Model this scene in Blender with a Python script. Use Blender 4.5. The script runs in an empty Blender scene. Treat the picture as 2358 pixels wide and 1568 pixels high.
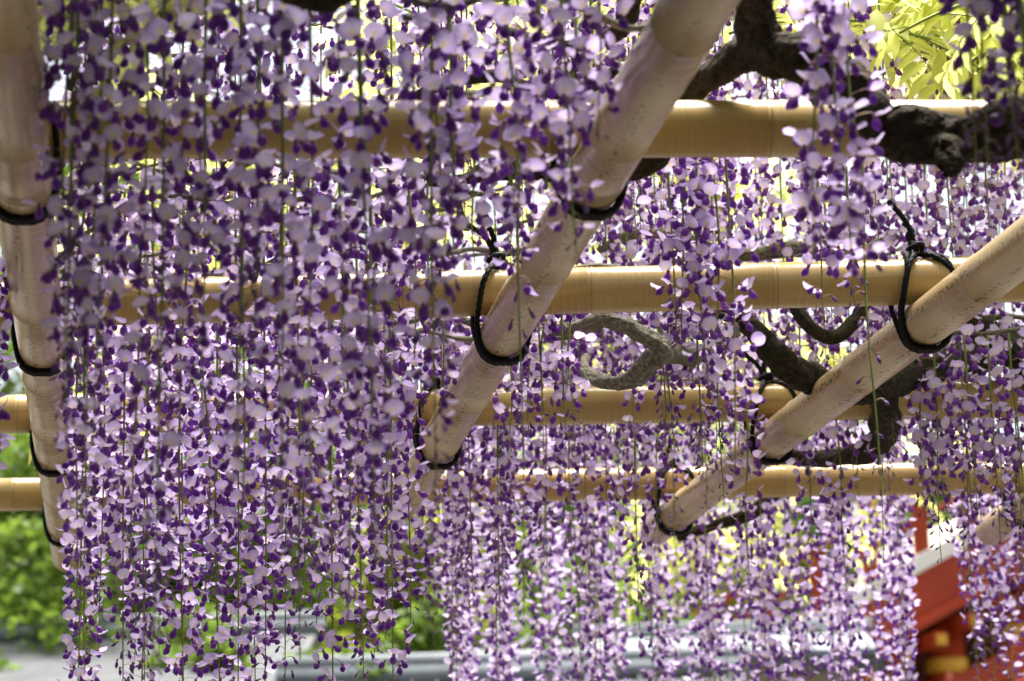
import bpy, math, random
import numpy as np
from mathutils import Vector, Matrix

random.seed(7); RNG = np.random.default_rng(11)
scene = bpy.context.scene
COL = scene.collection

# ------------------------------------------------------------------ camera
F = 5900.0; CX, CY = 1179.0, 784.0            # focal length and centre, in units of a 2358 wide frame
YAW, PITCH, ROLL = math.radians(8.87), math.radians(13.27), math.radians(1.5)
CAM = Vector((0, 0, 1.5))
FW = Vector((math.sin(YAW)*math.cos(PITCH), math.cos(YAW)*math.cos(PITCH), math.sin(PITCH)))
R0 = Vector((math.cos(YAW), -math.sin(YAW), 0)); U0 = R0.cross(FW)
RT = math.cos(ROLL)*R0 - math.sin(ROLL)*U0
UP = math.sin(ROLL)*R0 + math.cos(ROLL)*U0
cd = bpy.data.cameras.new('camera'); cam = bpy.data.objects.new('camera', cd); COL.objects.link(cam)
m = Matrix((RT, UP, -FW)).transposed().to_4x4(); m.translation = CAM; cam.matrix_world = m
cd.sensor_width = 36; cd.lens = 36*F/2358; cd.clip_start = .05; cd.clip_end = 400
cd.dof.use_dof = True; cd.dof.focus_distance = 3.12; cd.dof.aperture_fstop = 8.5
scene.camera = cam

# ------------------------------------------------------------------ sky, sun, exposure
SUN_EL, SUN_AZ = math.radians(76), math.radians(28)
w = bpy.data.worlds.new('World'); scene.world = w; w.use_nodes = True
nt = w.node_tree; bg = nt.nodes['Background']
sky = nt.nodes.new('ShaderNodeTexSky'); sky.sky_type = 'NISHITA'; sky.sun_disc = False
sky.sun_elevation = SUN_EL; sky.sun_rotation = SUN_AZ; sky.dust_density = 4.0; sky.air_density = 1.0
hs = nt.nodes.new('ShaderNodeHueSaturation'); hs.inputs['Saturation'].default_value = .30
nt.links.new(sky.outputs[0], hs.inputs['Color']); nt.links.new(hs.outputs[0], bg.inputs[0])
bg.inputs[1].default_value = .06
sl = bpy.data.lights.new('sun', 'SUN'); sl.energy = 3.8; sl.angle = math.radians(32); sl.color = (1, .95, .87)
so = bpy.data.objects.new('sun', sl); COL.objects.link(so)
sd = Vector((math.sin(SUN_AZ)*math.cos(SUN_EL), math.cos(SUN_AZ)*math.cos(SUN_EL), math.sin(SUN_EL)))
so.rotation_euler = sd.to_track_quat('Z', 'Y').to_euler(); so.location = (0, 0, 12)
scene.view_settings.view_transform = 'Standard'; scene.view_settings.look = 'None'
scene.view_settings.exposure = 2.25; scene.view_settings.gamma = 1
scene.render.engine = 'CYCLES'
cy = scene.cycles; cy.use_denoising = True; cy.max_bounces = 8; cy.transmission_bounces = 6
cy.diffuse_bounces = 5; cy.sample_clamp_indirect = 6

# ------------------------------------------------------------------ places
def at_d(px, py, d):
    return CAM + RT*((px-CX)/F*d) + UP*((CY-py)/F*d) + FW*d
def at_z(px, py, z):
    r = RT*((px-CX)/F) + UP*((CY-py)/F) + FW
    return CAM + r*((z-CAM.z)/r.z)
def at_dz(px, d, z):
    b = RT*((px-CX)/F*d) + FW*d
    return CAM + b + UP*((z-CAM.z-b.z)/UP.z)
def project(p):
    v = p - CAM; d = v.dot(FW)
    return CX + F*v.dot(RT)/d, CY - F*v.dot(UP)/d, d

# ------------------------------------------------------------------ materials
def mat(name):
    M = bpy.data.materials.new(name); M.use_nodes = True
    return M, M.node_tree, M.node_tree.nodes['Principled BSDF']
def N(nt, t, **kw):
    n = nt.nodes.new('ShaderNode'+t)
    for k, v in kw.items():
        if k.startswith('i_'): n.inputs[k[2:].replace('_', ' ')].default_value = v
        else: setattr(n, k, v)
    return n
def mixc(nt, fac, a, b, bt='MIX'):
    n = nt.nodes.new('ShaderNodeMix'); n.data_type = 'RGBA'; n.blend_type = bt
    for s, v in ((0, fac), (6, a), (7, b)):
        if hasattr(v, 'is_output'): nt.links.new(v, n.inputs[s])
        elif s == 0: n.inputs[s].default_value = v
        else: n.inputs[s].default_value = (*v, 1)
    return n.outputs[2]
def math_(nt, op, a, b=None, c=None):
    n = nt.nodes.new('ShaderNodeMath'); n.operation = op
    for i, v in enumerate((a, b, c)):
        if v is None: continue
        if hasattr(v, 'is_output'): nt.links.new(v, n.inputs[i])
        else: n.inputs[i].default_value = v
    return n.outputs[0]
def ramp(nt, fac, a, b, ca=0., cb=1.):
    n = nt.nodes.new('ShaderNodeMapRange'); n.clamp = True
    nt.links.new(fac, n.inputs[0])
    for i, v in zip((1, 2, 3, 4), (a, b, ca, cb)): n.inputs[i].default_value = v
    return n.outputs[0]
def noise(nt, scale, detail=3, vec=None, coord='Object'):
    n = N(nt, 'TexNoise'); n.inputs['Scale'].default_value = scale; n.inputs['Detail'].default_value = detail
    if vec is None:
        tc = N(nt, 'TexCoord'); vec = tc.outputs[coord]
    nt.links.new(vec, n.inputs['Vector'])
    return n.outputs['Fac']
def translucent(name, col_fn, trans_fn, fac, rough=.55):
    M, nt, p = mat(name)
    c = col_fn(nt); nt.links.new(c, p.inputs['Base Color']); p.inputs['Roughness'].default_value = rough
    p.inputs['Specular IOR Level'].default_value = .25
    t = N(nt, 'BsdfTranslucent'); nt.links.new(trans_fn(nt, c), t.inputs['Color'])
    mx = N(nt, 'MixShader'); mx.inputs[0].default_value = fac
    nt.links.new(p.outputs[0], mx.inputs[1]); nt.links.new(t.outputs[0], mx.inputs[2])
    nt.links.new(mx.outputs[0], nt.nodes['Material Output'].inputs[0])
    return M
def rnd(nt): return N(nt, 'ObjectInfo').outputs['Random']

def petal_col(nt):
    uv = N(nt, 'UVMap'); s = N(nt, 'SeparateXYZ'); nt.links.new(uv.outputs[0], s.inputs[0])
    u, v = s.outputs[0], s.outputs[1]
    du = math_(nt, 'DIVIDE', math_(nt, 'SUBTRACT', u, .5), .15)
    dv = math_(nt, 'DIVIDE', math_(nt, 'SUBTRACT', v, .27), .24)
    d2 = math_(nt, 'ADD', math_(nt, 'MULTIPLY', du, du), math_(nt, 'MULTIPLY', dv, dv))
    yel = ramp(nt, d2, .25, 1.3, .9, 0.)
    wht = ramp(nt, d2, .8, 6., .6, 0.)
    base = mixc(nt, rnd(nt), (.53, .42, .82), (.81, .74, .95))
    edge = ramp(nt, math_(nt, 'ABSOLUTE', math_(nt, 'SUBTRACT', u, .5)), .34, .5, 0., .5)
    base = mixc(nt, edge, base, (.46, .30, .70))
    ve = ramp(nt, v, .75, 1., 0., .35); base = mixc(nt, ve, base, (.52, .38, .76))
    vein = noise(nt, 420, 2); base = mixc(nt, ramp(nt, vein, .4, .7, 0., .22), base, (.44, .32, .68))
    base = mixc(nt, wht, base, (.80, .74, .90))
    return mixc(nt, yel, base, (.84, .68, .16))
MAT_PETAL = translucent('petal', petal_col, lambda nt, c: mixc(nt, .4, c, (.72, .52, .94)), .48)
def keel_col(nt):
    uv = N(nt, 'UVMap'); s = N(nt, 'SeparateXYZ'); nt.links.new(uv.outputs[0], s.inputs[0])
    a = mixc(nt, rnd(nt), (.17, .028, .38), (.30, .085, .55))
    return mixc(nt, ramp(nt, s.outputs[1], .02, .5, .85, 0.), a, (.36, .20, .38))
MAT_KEEL = translucent('keel', keel_col, lambda nt, c: mixc(nt, .5, c, (.42, .09, .70)), .34, .42)
def bud_col(nt):
    uv = N(nt, 'UVMap'); s = N(nt, 'SeparateXYZ'); nt.links.new(uv.outputs[0], s.inputs[0])
    a = mixc(nt, rnd(nt), (.13, .05, .24), (.22, .12, .36))
    return mixc(nt, ramp(nt, s.outputs[1], .02, .45, .8, 0.), a, (.17, .09, .14))
MAT_BUD = translucent('bud', bud_col, lambda nt, c: c, .15, .5)
def flat_col(a, b): return lambda nt: mixc(nt, rnd(nt), a, b)
MAT_CALYX = translucent('calyx', flat_col((.19, .07, .12), (.32, .16, .20)), lambda nt, c: c, .15)
MAT_PEDICEL = translucent('pedicel', flat_col((.30, .17, .13), (.36, .27, .13)), lambda nt, c: c, .2)
def stem_col(nt): return mixc(nt, ramp(nt, noise(nt, 25, 3), .35, .65), (.13, .19, .035), (.26, .33, .08))
MAT_STEM = translucent('rachis', stem_col, lambda nt, c: c, .1)
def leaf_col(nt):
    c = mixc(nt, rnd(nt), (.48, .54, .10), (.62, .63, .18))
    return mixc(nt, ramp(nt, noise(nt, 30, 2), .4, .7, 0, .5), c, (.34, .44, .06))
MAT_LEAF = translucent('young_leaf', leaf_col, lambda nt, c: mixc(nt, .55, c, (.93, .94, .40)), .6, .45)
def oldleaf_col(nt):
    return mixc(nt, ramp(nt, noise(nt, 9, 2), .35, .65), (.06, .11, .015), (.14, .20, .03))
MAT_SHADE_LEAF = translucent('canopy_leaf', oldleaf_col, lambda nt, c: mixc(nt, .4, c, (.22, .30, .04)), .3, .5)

def pole_mat(name, a, b, dark, ticks):
    M, nt, p = mat(name)
    tc = N(nt, 'TexCoord'); uv = N(nt, 'UVMap')
    mp = N(nt, 'Mapping'); nt.links.new(uv.outputs[0], mp.inputs[0]); mp.inputs['Scale'].default_value = (3., 420, 1)
    streak = noise(nt, 1., 4, mp.outputs[0])                       # fine rings round the pole
    mp2 = N(nt, 'Mapping'); nt.links.new(uv.outputs[0], mp2.inputs[0]); mp2.inputs['Scale'].default_value = (14, 7, 1)
    blot = noise(nt, 1., 4, mp2.outputs[0])
    c = mixc(nt, ramp(nt, streak, .3, .7, 0, .8), a, b)
    c = mixc(nt, ramp(nt, blot, .35, .75, 0, .5), c, dark)
    # rows of short printed ticks along the pole, as on moulded bamboo
    s = N(nt, 'SeparateXYZ'); nt.links.new(uv.outputs[0], s.inputs[0])
    mp3 = N(nt, 'Mapping'); nt.links.new(uv.outputs[0], mp3.inputs[0]); mp3.inputs['Scale'].default_value = (40, 120, 1)
    tick = ramp(nt, noise(nt, 1., 1, mp3.outputs[0]), .55, .62)
    bandx = math_(nt, 'ABSOLUTE', math_(nt, 'SUBTRACT', math_(nt, 'FRACT', math_(nt, 'MULTIPLY', s.outputs[0], 5.)), .5))
    band = ramp(nt, bandx, .08, .17, 1., 0.)
    sp = math_(nt, 'MULTIPLY', tick, band)
    c = mixc(nt, math_(nt, 'MULTIPLY', sp, ticks), c, (.10, .07, .04))
    spot = ramp(nt, noise(nt, 120, 2, tc.outputs['Object']), .72, .76, 0, .6)
    c = mixc(nt, spot, c, (.18, .11, .06))
    nt.links.new(c, p.inputs['Base Color'])
    nt.links.new(ramp(nt, streak, .2, .8, .17, .32), p.inputs['Roughness']); p.inputs['Specular IOR Level'].default_value = .4
    b_ = N(nt, 'Bump'); b_.inputs['Strength'].default_value = .10; b_.inputs['Distance'].default_value = .001
    nt.links.new(streak, b_.inputs['Height']); nt.links.new(b_.outputs[0], p.inputs['Normal'])
    return M
MAT_POLE = pole_mat('bamboo_pole', (.40, .27, .10), (.46, .32, .13), (.34, .22, .075), 0.)
MAT_RAIL = pole_mat('bamboo_rail', (.37, .265, .145), (.43, .32, .18), (.30, .21, .11), .9)

def bark_mat(name, dark, light, moss):
    M, nt, p = mat(name)
    tc = N(nt, 'TexCoord'); uv = N(nt, 'UVMap')
    mp = N(nt, 'Mapping'); nt.links.new(uv.outputs[0], mp.inputs[0]); mp.inputs['Scale'].default_value = (16, 22, 1)
    fib = noise(nt, 1., 6, mp.outputs[0])
    big = noise(nt, 22, 5, tc.outputs['Object']); fine = noise(nt, 160, 5, tc.outputs['Object'])
    c = mixc(nt, ramp(nt, fib, .32, .68), dark, light)
    c = mixc(nt, ramp(nt, fine, .35, .7, 0, .7), c, tuple(x*.45 for x in dark))
    c = mixc(nt, ramp(nt, big, .52, .70, 0, .55), c, moss)
    nt.links.new(c, p.inputs['Base Color']); p.inputs['Roughness'].default_value = .9; p.inputs['Specular IOR Level'].default_value = .08
    h = math_(nt, 'ADD', math_(nt, 'MULTIPLY', fib, .7), math_(nt, 'MULTIPLY', fine, .5))
    b_ = N(nt, 'Bump'); b_.inputs['Strength'].default_value = 1.; b_.inputs['Distance'].default_value = .006
    nt.links.new(h, b_.inputs['Height']); nt.links.new(b_.outputs[0], p.inputs['Normal'])
    return M
MAT_BARK = bark_mat('dark_bark', (.022, .017, .013), (.065, .052, .040), (.040, .040, .014))
MAT_GREYBARK = bark_mat('grey_bark', (.13, .115, .09), (.36, .34, .29), (.16, .16, .07))
M, nt, p = mat('black_rope'); p.inputs['Roughness'].default_value = .6; p.inputs['Specular IOR Level'].default_value = .12
nt.links.new(mixc(nt, ramp(nt, noise(nt, 900, 2), .4, .7), (.004, .004, .005), (.011, .012, .015)), p.inputs['Base Color']); MAT_ROPE = M

def plain(name, a, b, scale=8, rough=.7, detail=4, bump=0.):
    M, nt, p = mat(name); n = noise(nt, scale, detail)
    nt.links.new(mixc(nt, ramp(nt, n, .3, .7), a, b), p.inputs['Base Color']); p.inputs['Roughness'].default_value = rough; p.inputs['Specular IOR Level'].default_value = .25
    if bump:
        b_ = N(nt, 'Bump'); b_.inputs['Strength'].default_value = .5; b_.inputs['Distance'].default_value = bump
        nt.links.new(n, b_.inputs['Height']); nt.links.new(b_.outputs[0], p.inputs['Normal'])
    return M
MAT_GROUND = plain('darkened_gravel', (.06, .055, .045), (.12, .108, .09), 6, .9, 8, .02)  # ground tone darkened to cut bounce light on the pole undersides
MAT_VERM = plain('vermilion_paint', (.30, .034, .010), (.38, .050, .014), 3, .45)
MAT_DEEPRED = plain('deep_red_paint_and_shade', (.10, .010, .004), (.15, .017, .006), 3, .5)  # red of the inner beams, also the shade colour under the deck
MAT_WHITE = plain('white_paint', (.74, .72, .66), (.82, .80, .74), 4, .6)
MAT_GOLD = plain('gilt_fitting', (.55, .30, .03), (.66, .38, .05), 10, .35)
MAT_TILE = plain('grey_roof_tile', (.055, .06, .065), (.095, .10, .11), 5, .7, 5, .005)
MAT_RIDGE = plain('pale_ridge_tile', (.17, .19, .205), (.26, .29, .31), 5, .7)
MAT_DARKTILE = plain('dark_tile_edge', (.045, .05, .055), (.09, .10, .11), 5, .5)
MAT_WALL = plain('beige_plaster', (.38, .33, .26), (.48, .43, .34), 3, .9)
def tree_leaf(name, a, b, t, fac=.45):
    def c(nt):
        n1 = noise(nt, 1.6, 3)
        return mixc(nt, ramp(nt, n1, .38, .62), a, b)
    return translucent(name, c, lambda nt, cc: mixc(nt, .4, cc, t), fac, .5)
MAT_FRESH = tree_leaf('fresh_foliage', (.045, .105, .010), (.14, .22, .028), (.24, .36, .05))
MAT_LIME = tree_leaf('lime_foliage', (.18, .25, .03), (.32, .36, .06), (.60, .66, .10))
MAT_DEEP = tree_leaf('deep_foliage', (.025, .065, .015), (.055, .11, .02), (.08, .16, .03), .3)
MAT_TRUNK = plain('tree_trunk', (.05, .035, .025), (.10, .075, .05), 14, .9)

# ------------------------------------------------------------------ mesh helpers
class MB:
    def __init__(s): s.v = []; s.f = []; s.m = []; s.uv = []
    def add(s, verts, faces, mi=0, uvs=None):
        o = len(s.v); s.v += [tuple(x) for x in verts]
        for f in faces:
            s.f.append(tuple(i+o for i in f)); s.m.append(mi)
            s.uv += [(uvs[i] if uvs is not None else (0., 0.)) for i in f]
    def mesh(s, name, mats, smooth=True):
        me = bpy.data.meshes.new(name); me.from_pydata(s.v, [], s.f)
        for x in (mats if isinstance(mats, (list, tuple)) else [mats]): me.materials.append(x)
        me.polygons.foreach_set('material_index', s.m)
        me.polygons.foreach_set('use_smooth', [smooth]*len(s.f))
        ul = me.uv_layers.new(name='UVMap'); ul.data.foreach_set('uv', np.array(s.uv, dtype=np.float32).ravel())
        me.update(); return me
def link(name, me, parent=None, loc=None):
    o = bpy.data.objects.new(name, me); COL.objects.link(o)
    if parent is not None: o.parent = parent
    if loc is not None: o.location = loc
    return o
def tag(o, label, cat, group=None, kind=None):
    if label: o['label'] = label
    if cat: o['category'] = cat
    if group: o['group'] = group
    if kind: o['kind'] = kind
    return o
def thing(name, label, cat, loc=(0, 0, 0), group=None, rz=0.):
    o = bpy.data.objects.new(name, None); COL.objects.link(o); o.location = loc; o.rotation_euler.z = rz
    o.empty_display_size = .05
    return tag(o, label, cat, group)
def box(mb, c, s, mi=0, rot=None):
    x, y, z = s[0]/2, s[1]/2, s[2]/2
    vs = [Vector((a*x, b*y, d*z)) for a in (-1, 1) for b in (-1, 1) for d in (-1, 1)]
    if rot is not None: vs = [rot @ q for q in vs]
    c = Vector(c); vs = [q+c for q in vs]
    mb.add(vs, [(0, 1, 3, 2), (4, 6, 7, 5), (0, 4, 5, 1), (2, 3, 7, 6), (0, 2, 6, 4), (1, 5, 7, 3)], mi)
def frames(P):
    P = [Vector(q) for q in P]; n = len(P); T = []
    for i in range(n):
        t = P[min(i+1, n-1)]-P[max(i-1, 0)]; T.append(t.normalized() if t.length > 1e-9 else Vector((0, 0, 1)))
    a = Vector((0, 0, 1)) if abs(T[0].z) < .9 else Vector((1, 0, 0))
    u = T[0].cross(a).normalized(); out = []
    for i in range(n):
        u = (u - T[i]*u.dot(T[i])).normalized(); out.append((P[i], T[i], u, T[i].cross(u)))
    return out
def tube(mb, P, rad, sides=8, mi=0, caps=True, rfun=None, uvlen=1., closed=False):
    fr = frames(P); n = len(fr); vs = []; uvs = []; L = 0
    if not hasattr(rad, '__len__'): rad = [rad]*n
    for i, (p, t, u, b) in enumerate(fr):
        if i: L += (p-fr[i-1][0]).length
        for k in range(sides+1):
            a = 2*math.pi*k/sides; r = rad[i]*(rfun(a, L, i) if rfun else 1)
            vs.append(p + (u*math.cos(a)+b*math.sin(a))*r); uvs.append((k/sides, L*uvlen))
    fs = []; w_ = sides+1
    for i in range(n-1):
        for k in range(sides):
            fs.append((i*w_+k, i*w_+k+1, (i+1)*w_+k+1, (i+1)*w_+k))
    if caps:
        fs.append(tuple(range(sides-1, -1, -1))); fs.append(tuple((n-1)*w_+k for k in range(sides)))
    mb.add(vs, fs, mi, uvs)
def catmull(P, per=8, extra=None):
    P = [Vector(q) for q in P]; n = len(P); out = []; ex = []
    for i in range(n-1):
        a, b, c, d = P[max(i-1, 0)], P[i], P[i+1], P[min(i+2, n-1)]
        for j in range(per):
            t = j/per
            out.append(.5*((2*b)+(c-a)*t+(2*a-5*b+4*c-d)*t*t+(3*b-a-3*c+d)*t**3))
            if extra: ex.append(extra[i]+(extra[i+1]-extra[i])*t)
    out.append(P[-1])
    if extra: ex.append(extra[-1]); return out, ex
    return out
def wob(k, s=1.):
    r = random.Random(k); c = [(r.uniform(.6, 2.6)*s, r.uniform(0, 6.28), r.uniform(.3, 1)) for _ in range(4)]
    t = sum(x[2] for x in c)
    return lambda x: sum(a*math.sin(f*x+p) for f, p, a in c)/t

# ------------------------------------------------------------------ ground
H = 2.255; D = .055; R = D/2
mb = MB(); n = 40
gv = []; gf = []
for i in range(n+1):
    for j in range(n+1):
        gv.append((-150+300*i/n, -120+300*j/n, .03*math.sin(i*1.7)*math.cos(j*1.3)))
for i in range(n):
    for j in range(n):
        gf.append((i*(n+1)+j, (i+1)*(n+1)+j, (i+1)*(n+1)+j+1, i*(n+1)+j+1))
mb.add(gv, gf); g = link('ground', mb.mesh('ground', MAT_GROUND)); g['kind'] = 'structure'

# ------------------------------------------------------------------ bamboo-look poles
def pole_mesh(name, A, B, nodes, joints, material, rr=R):
    """a pole from A to B: smooth tube, low double ridges at the nodes, a groove at each sleeve joint"""
    A = Vector(A); B = Vector(B); L = (B-A).length; d = (B-A)/L
    st = [(0, rr*.985), (.0012, rr)]
    for s, kind in sorted([(x, 'n') for x in nodes]+[(x, 'j') for x in joints]):
        if not .02 < s < L-.02: continue
        if kind == 'n':
            st += [(s-.0042, rr), (s-.0030, rr*1.032), (s-.0014, rr*1.006), (s-.0004, rr*.965), (s+.0006, rr*1.006), (s+.0022, rr*1.030), (s+.0036, rr)]
        else:
            st += [(s-.0030, rr*1.03), (s-.0022, rr*.80), (s+.0016, rr*.80), (s+.0020, rr*.99), (s+.008, rr)]
    st += [(L-.0012, rr), (L, rr*.985)]
    ss = [st[0]]
    for a in st[1:]:
        while a[0]-ss[-1][0] > .12: ss.append((ss[-1][0]+.1, rr))
        ss.append(a)
    mb = MB(); bow = random.uniform(-.003, .003)
    up = Vector((0, 0, 1))
    tube(mb, [d*s+up*(bow*math.sin(math.pi*s/L)) for s, _ in ss], [r for _, r in ss], 40)
    o = link(name, mb.mesh(name, material), loc=A)
    for pl in o.data.polygons:
        if len(pl.vertices) > 4: pl.use_smooth = False
    return o
def extend(A, B, a, b):
    d = (B-A).normalized(); return A-d*a, B+d*b

CROSS = [((144, 301), (1836, 298)), ((144, 695), (2303, 639)), ((0, 956), (2300, 921)), ((0, 1140), (2159, 1103))]
cross_lines = []
cl = ['thick straw coloured bamboo cross pole behind the dark gnarled vine limb',
      'straw coloured bamboo cross pole passing just above the curled grey vine branch',
      'straw coloured bamboo cross pole under the curled grey vine branch',
      'straw coloured bamboo cross pole at the far ends of the rails']
for i, (a, b) in enumerate(CROSS):
    A, B = at_z(*a, H), at_z(*b, H); A, B = extend(A, B, 1.3, 1.5); cross_lines.append((A, B))
    L = (B-A).length; nodes = []; s = random.uniform(.05, .2)
    while s < L: nodes.append(s); s += random.uniform(.21, .29)
    tag(pole_mesh('bamboo_cross_pole', A, B, nodes, [], MAT_POLE), cl[i], 'pole', 'bamboo cross poles of the trellis')
RAILS = [((0, 0), (151, 1240), (155, 1282)), ((1610, 0), (1068, 925), (925, 1150)), ((2358, 570), (1821, 981), (1535, 1218)), ((2620, 1022), (2318, 1200), (2285, 1222))]
rl = ['pinkish tan bamboo rail lashed at four places, its cut end over the shrubs',
      'pinkish tan bamboo rail slanting in front of the dark gnarled vine limb',
      'cream bamboo rail with a double rope lashing beneath the second cross pole',
      'bamboo rail whose lashed end juts out above the red arched bridge']
NODEPX = [[300, 690, 860, 972, 1130], [305, 598, 785, 905, 1010], [640, 745, 855, 962, 1060, 1160], [1190]]
JOINTPX = [[400], [405], [], []]
rail_lines = []; ZR = H-D*.985
def line_at_py(A, B, py):
    lo, hi = -1.5, 3.
    for _ in range(50):
        mid = (lo+hi)/2; y = project(A+(B-A)*mid)[1]
        if y < py: lo = mid
        else: hi = mid
    return A+(B-A)*lo
for i, (a, b, e) in enumerate(RAILS):
    A, B = at_z(*a, ZR), at_z(*b, ZR); E = line_at_py(A, B, e[1])
    d = (B-A).normalized(); S = A - d*(A.y+2.2)/d.y if True else A
    rail_lines.append((S, E)); s0 = (E-S).length
    nd = [(line_at_py(A, B, y)-S).length for y in NODEPX[i]]; jn = [(line_at_py(A, B, y)-S).length for y in JOINTPX[i]]
    first = min(nd+jn); s = first-.28
    while s > .1: nd.append(s); s -= random.uniform(.25, .32)
    tag(pole_mesh('bamboo_rail', S, E, nd, jn, MAT_RAIL, R*1.0), rl[i], 'pole', 'bamboo rails running under the cross poles')
# two carrying beams and posts beyond both ends of the cross poles
xl = max(l[0].x for l in cross_lines)+.25; xr = min(l[1].x for l in cross_lines)-.25
for x, side in ((xl, 'dark'), (xr, 'open')):
    A, B = Vector((x, -2.3, H-D*1.02)), Vector((x, 4.6, H-D*1.02))
    tag(pole_mesh('bamboo_beam', A, B, list(np.arange(.2, 6.6, .3)), [], MAT_RAIL, R*.98), 'bamboo beam on posts carrying the cross pole ends', 'pole', 'beams at the trellis sides')
    for y in (-1.6, 1.1, 3.9):
        A = Vector((x, y, -.02)); B = Vector((x, y, H-D*1.5))
        tag(pole_mesh('bamboo_post', A, B, list(np.arange(.2, 2.1, .27)), [], MAT_RAIL, R*1.2), 'bamboo post standing on the gravel beside the trellis', 'post', 'posts of the trellis')

# ------------------------------------------------------------------ rope lashings
def rope(mb, P, r=.0042, pitch=.017, step=.0013):
    P = catmull(P, 10); L = [0]
    for i in range(1, len(P)): L.append(L[-1]+(P[i]-P[i-1]).length)
    n = max(6, int(L[-1]/step)); Q = []; j = 0
    for k in range(n+1):
        s = L[-1]*k/n
        while j < len(P)-2 and L[j+1] < s: j += 1
        t = (s-L[j])/max(1e-9, L[j+1]-L[j]); Q.append(P[j].lerp(P[j+1], min(1, t)))
    tube(mb, Q, r, 12, rfun=lambda a, l, i: .66+.40*abs(math.cos(1.5*(a-2*math.pi*l/pitch/1.5)))**.6)
rope_r = .0034
def lashing(cp, rp, label, dbl, knot, side=-1, seed=0):
    """cp: point on the cross pole axis over the rail axis point rp; loops run over the cross pole and under the rail"""
    rr_ = random.Random(seed); c = cp; r_ = R+rope_r*.9; mb = MB()
    def loop(off, sgn, tw):
        y1 = sgn*(r_); yb = off
        pts = [(-.006+tw, sgn*.004, r_), (-.016+tw, sgn*r_*.75, r_*.72), (-.0262, y1, .002), (-.0315, sgn*.022+off*.5, -D*.5), (-.0318, yb+sgn*.006, -D*.86),
               (-.0245, yb, -D*1.36), (-.0125, yb-.001, -D*1.545), (0, yb-.0015, -D*1.0-r_*1.02), (.0125, yb-.001, -D*1.545), (.0245, yb, -D*1.36), (.0318, yb+sgn*.006, -D*.86),
               (.0315, sgn*.022+off*.5, -D*.5), (.0285, y1, .002), (.020+tw, sgn*r_*.75, r_*.72), (.004+tw, sgn*.004, r_)]
        rope(mb, [c+Vector(q) for q in pts], rope_r)
    loop(-.0034, -1, 0.); loop(.0036, 1, .002)
    if dbl: loop(-.0104, -1, -.0075)
    else: loop(.0106, 1, .007)
    if knot:
        k = c+Vector((-.006, -.004, r_+.004))
        rope(mb, [k+Vector((-.012, -.004, -.002)), k+Vector((-.004, -.010, .004)), k+Vector((.006, -.006, .006)), k+Vector((.008, .004, .001)), k+Vector((0, .006, .005)), k+Vector((-.006, -.002, .008)), k+Vector((.002, -.008, .003))], rope_r)
        for j in range(2):
            dx = rr_.uniform(-.055, -.01) if j == 0 else rr_.uniform(-.03, .03)
            hgt = rr_.uniform(.035, .065)
            e = Vector((dx, rr_.uniform(-.015, .01), hgt))
            rope(mb, [k+Vector((0, 0, .002)), k+e*.35+Vector((.006*rr_.uniform(-1, 1), 0, .006)), k+e*.7+Vector((.006*rr_.uniform(-1, 1), 0, 0)), k+e], rope_r)
    tag(link('rope_lashing', mb.mesh('rope_lashing', MAT_ROPE)), label, 'rope', 'black rope lashings at the crossings')
rn = ['tan rail over the shrubs', 'slanting tan rail', 'cream rail', 'rail above the red bridge']
cn = ['first thick cross pole', 'second cross pole', 'third cross pole', 'fourth cross pole']
def cross_pt(l, x):
    A, B = l; t = (x-A.x)/(B.x-A.x); return A+(B-A)*t
for ri, (S, E) in enumerate(rail_lines):
    for ci, l in enumerate(cross_lines):
        t = .6
        for _ in range(20):
            rp = S+(E-S)*t; cpnt = cross_pt(l, rp.x); t += (cpnt.y-rp.y)/(E-S).y
        if not -.1 < t < 1.0 or project(cpnt)[0] > 2750: continue
        lashing(cpnt, S+(E-S)*t, 'black twisted rope tying the %s to the %s' % (rn[ri], cn[ci]), (ri+ci) % 2 == 1, ci < 3 or ri > 1, seed=ri*7+ci)

# ------------------------------------------------------------------ gnarled vine limbs
def limb(label, paths, material, seed=0, sides=18, per=9, name='vine_limb', gn=.16):
    """paths: lists of (px, py, depth, radius px)"""
    base = at_d(*paths[0][0][:3]); root = None; mb = MB()
    for k, path in enumerate(paths):
        P = [at_d(a, b, c)-base for a, b, c, r in path]; rad = [r*c/F for a, b, c, r in path]
        Q, rd = catmull(P, per, rad)
        w1, w2, w3 = wob(seed*10+k, 1), wob(seed*10+k+3, 1), wob(seed*10+k+5, 1)
        Q = [q+Vector((w1(i*.35), w2(i*.35), w3(i*.35)))*(rd[i]*.12) for i, q in enumerate(Q)]
        ph = [random.uniform(0, 6.28) for _ in range(6)]
        def rf(a, l, i, ph=ph):
            s = l*55
            return 1+gn*(.45*math.sin(2*a+s*.55+ph[0])+.35*math.sin(3*a-s*.9+ph[1])+.30*math.sin(s*1.3+ph[2]+math.sin(a+ph[3]))+.22*math.sin(5*a+s*1.8+ph[4])+.16*math.sin(8*a-s*3.1+ph[5])*math.sin(s*2.3+ph[1])+.12*math.sin(s*5.7+4*a+ph[0])+.10*math.sin(11*a+s*7.3+ph[2]))
        tube(mb, Q, rd, sides, rfun=rf, uvlen=10.)
    o = link(name, mb.mesh(name, material), loc=base)
    return tag(o, label, 'vine branch', 'woody limbs of the wisteria')
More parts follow.
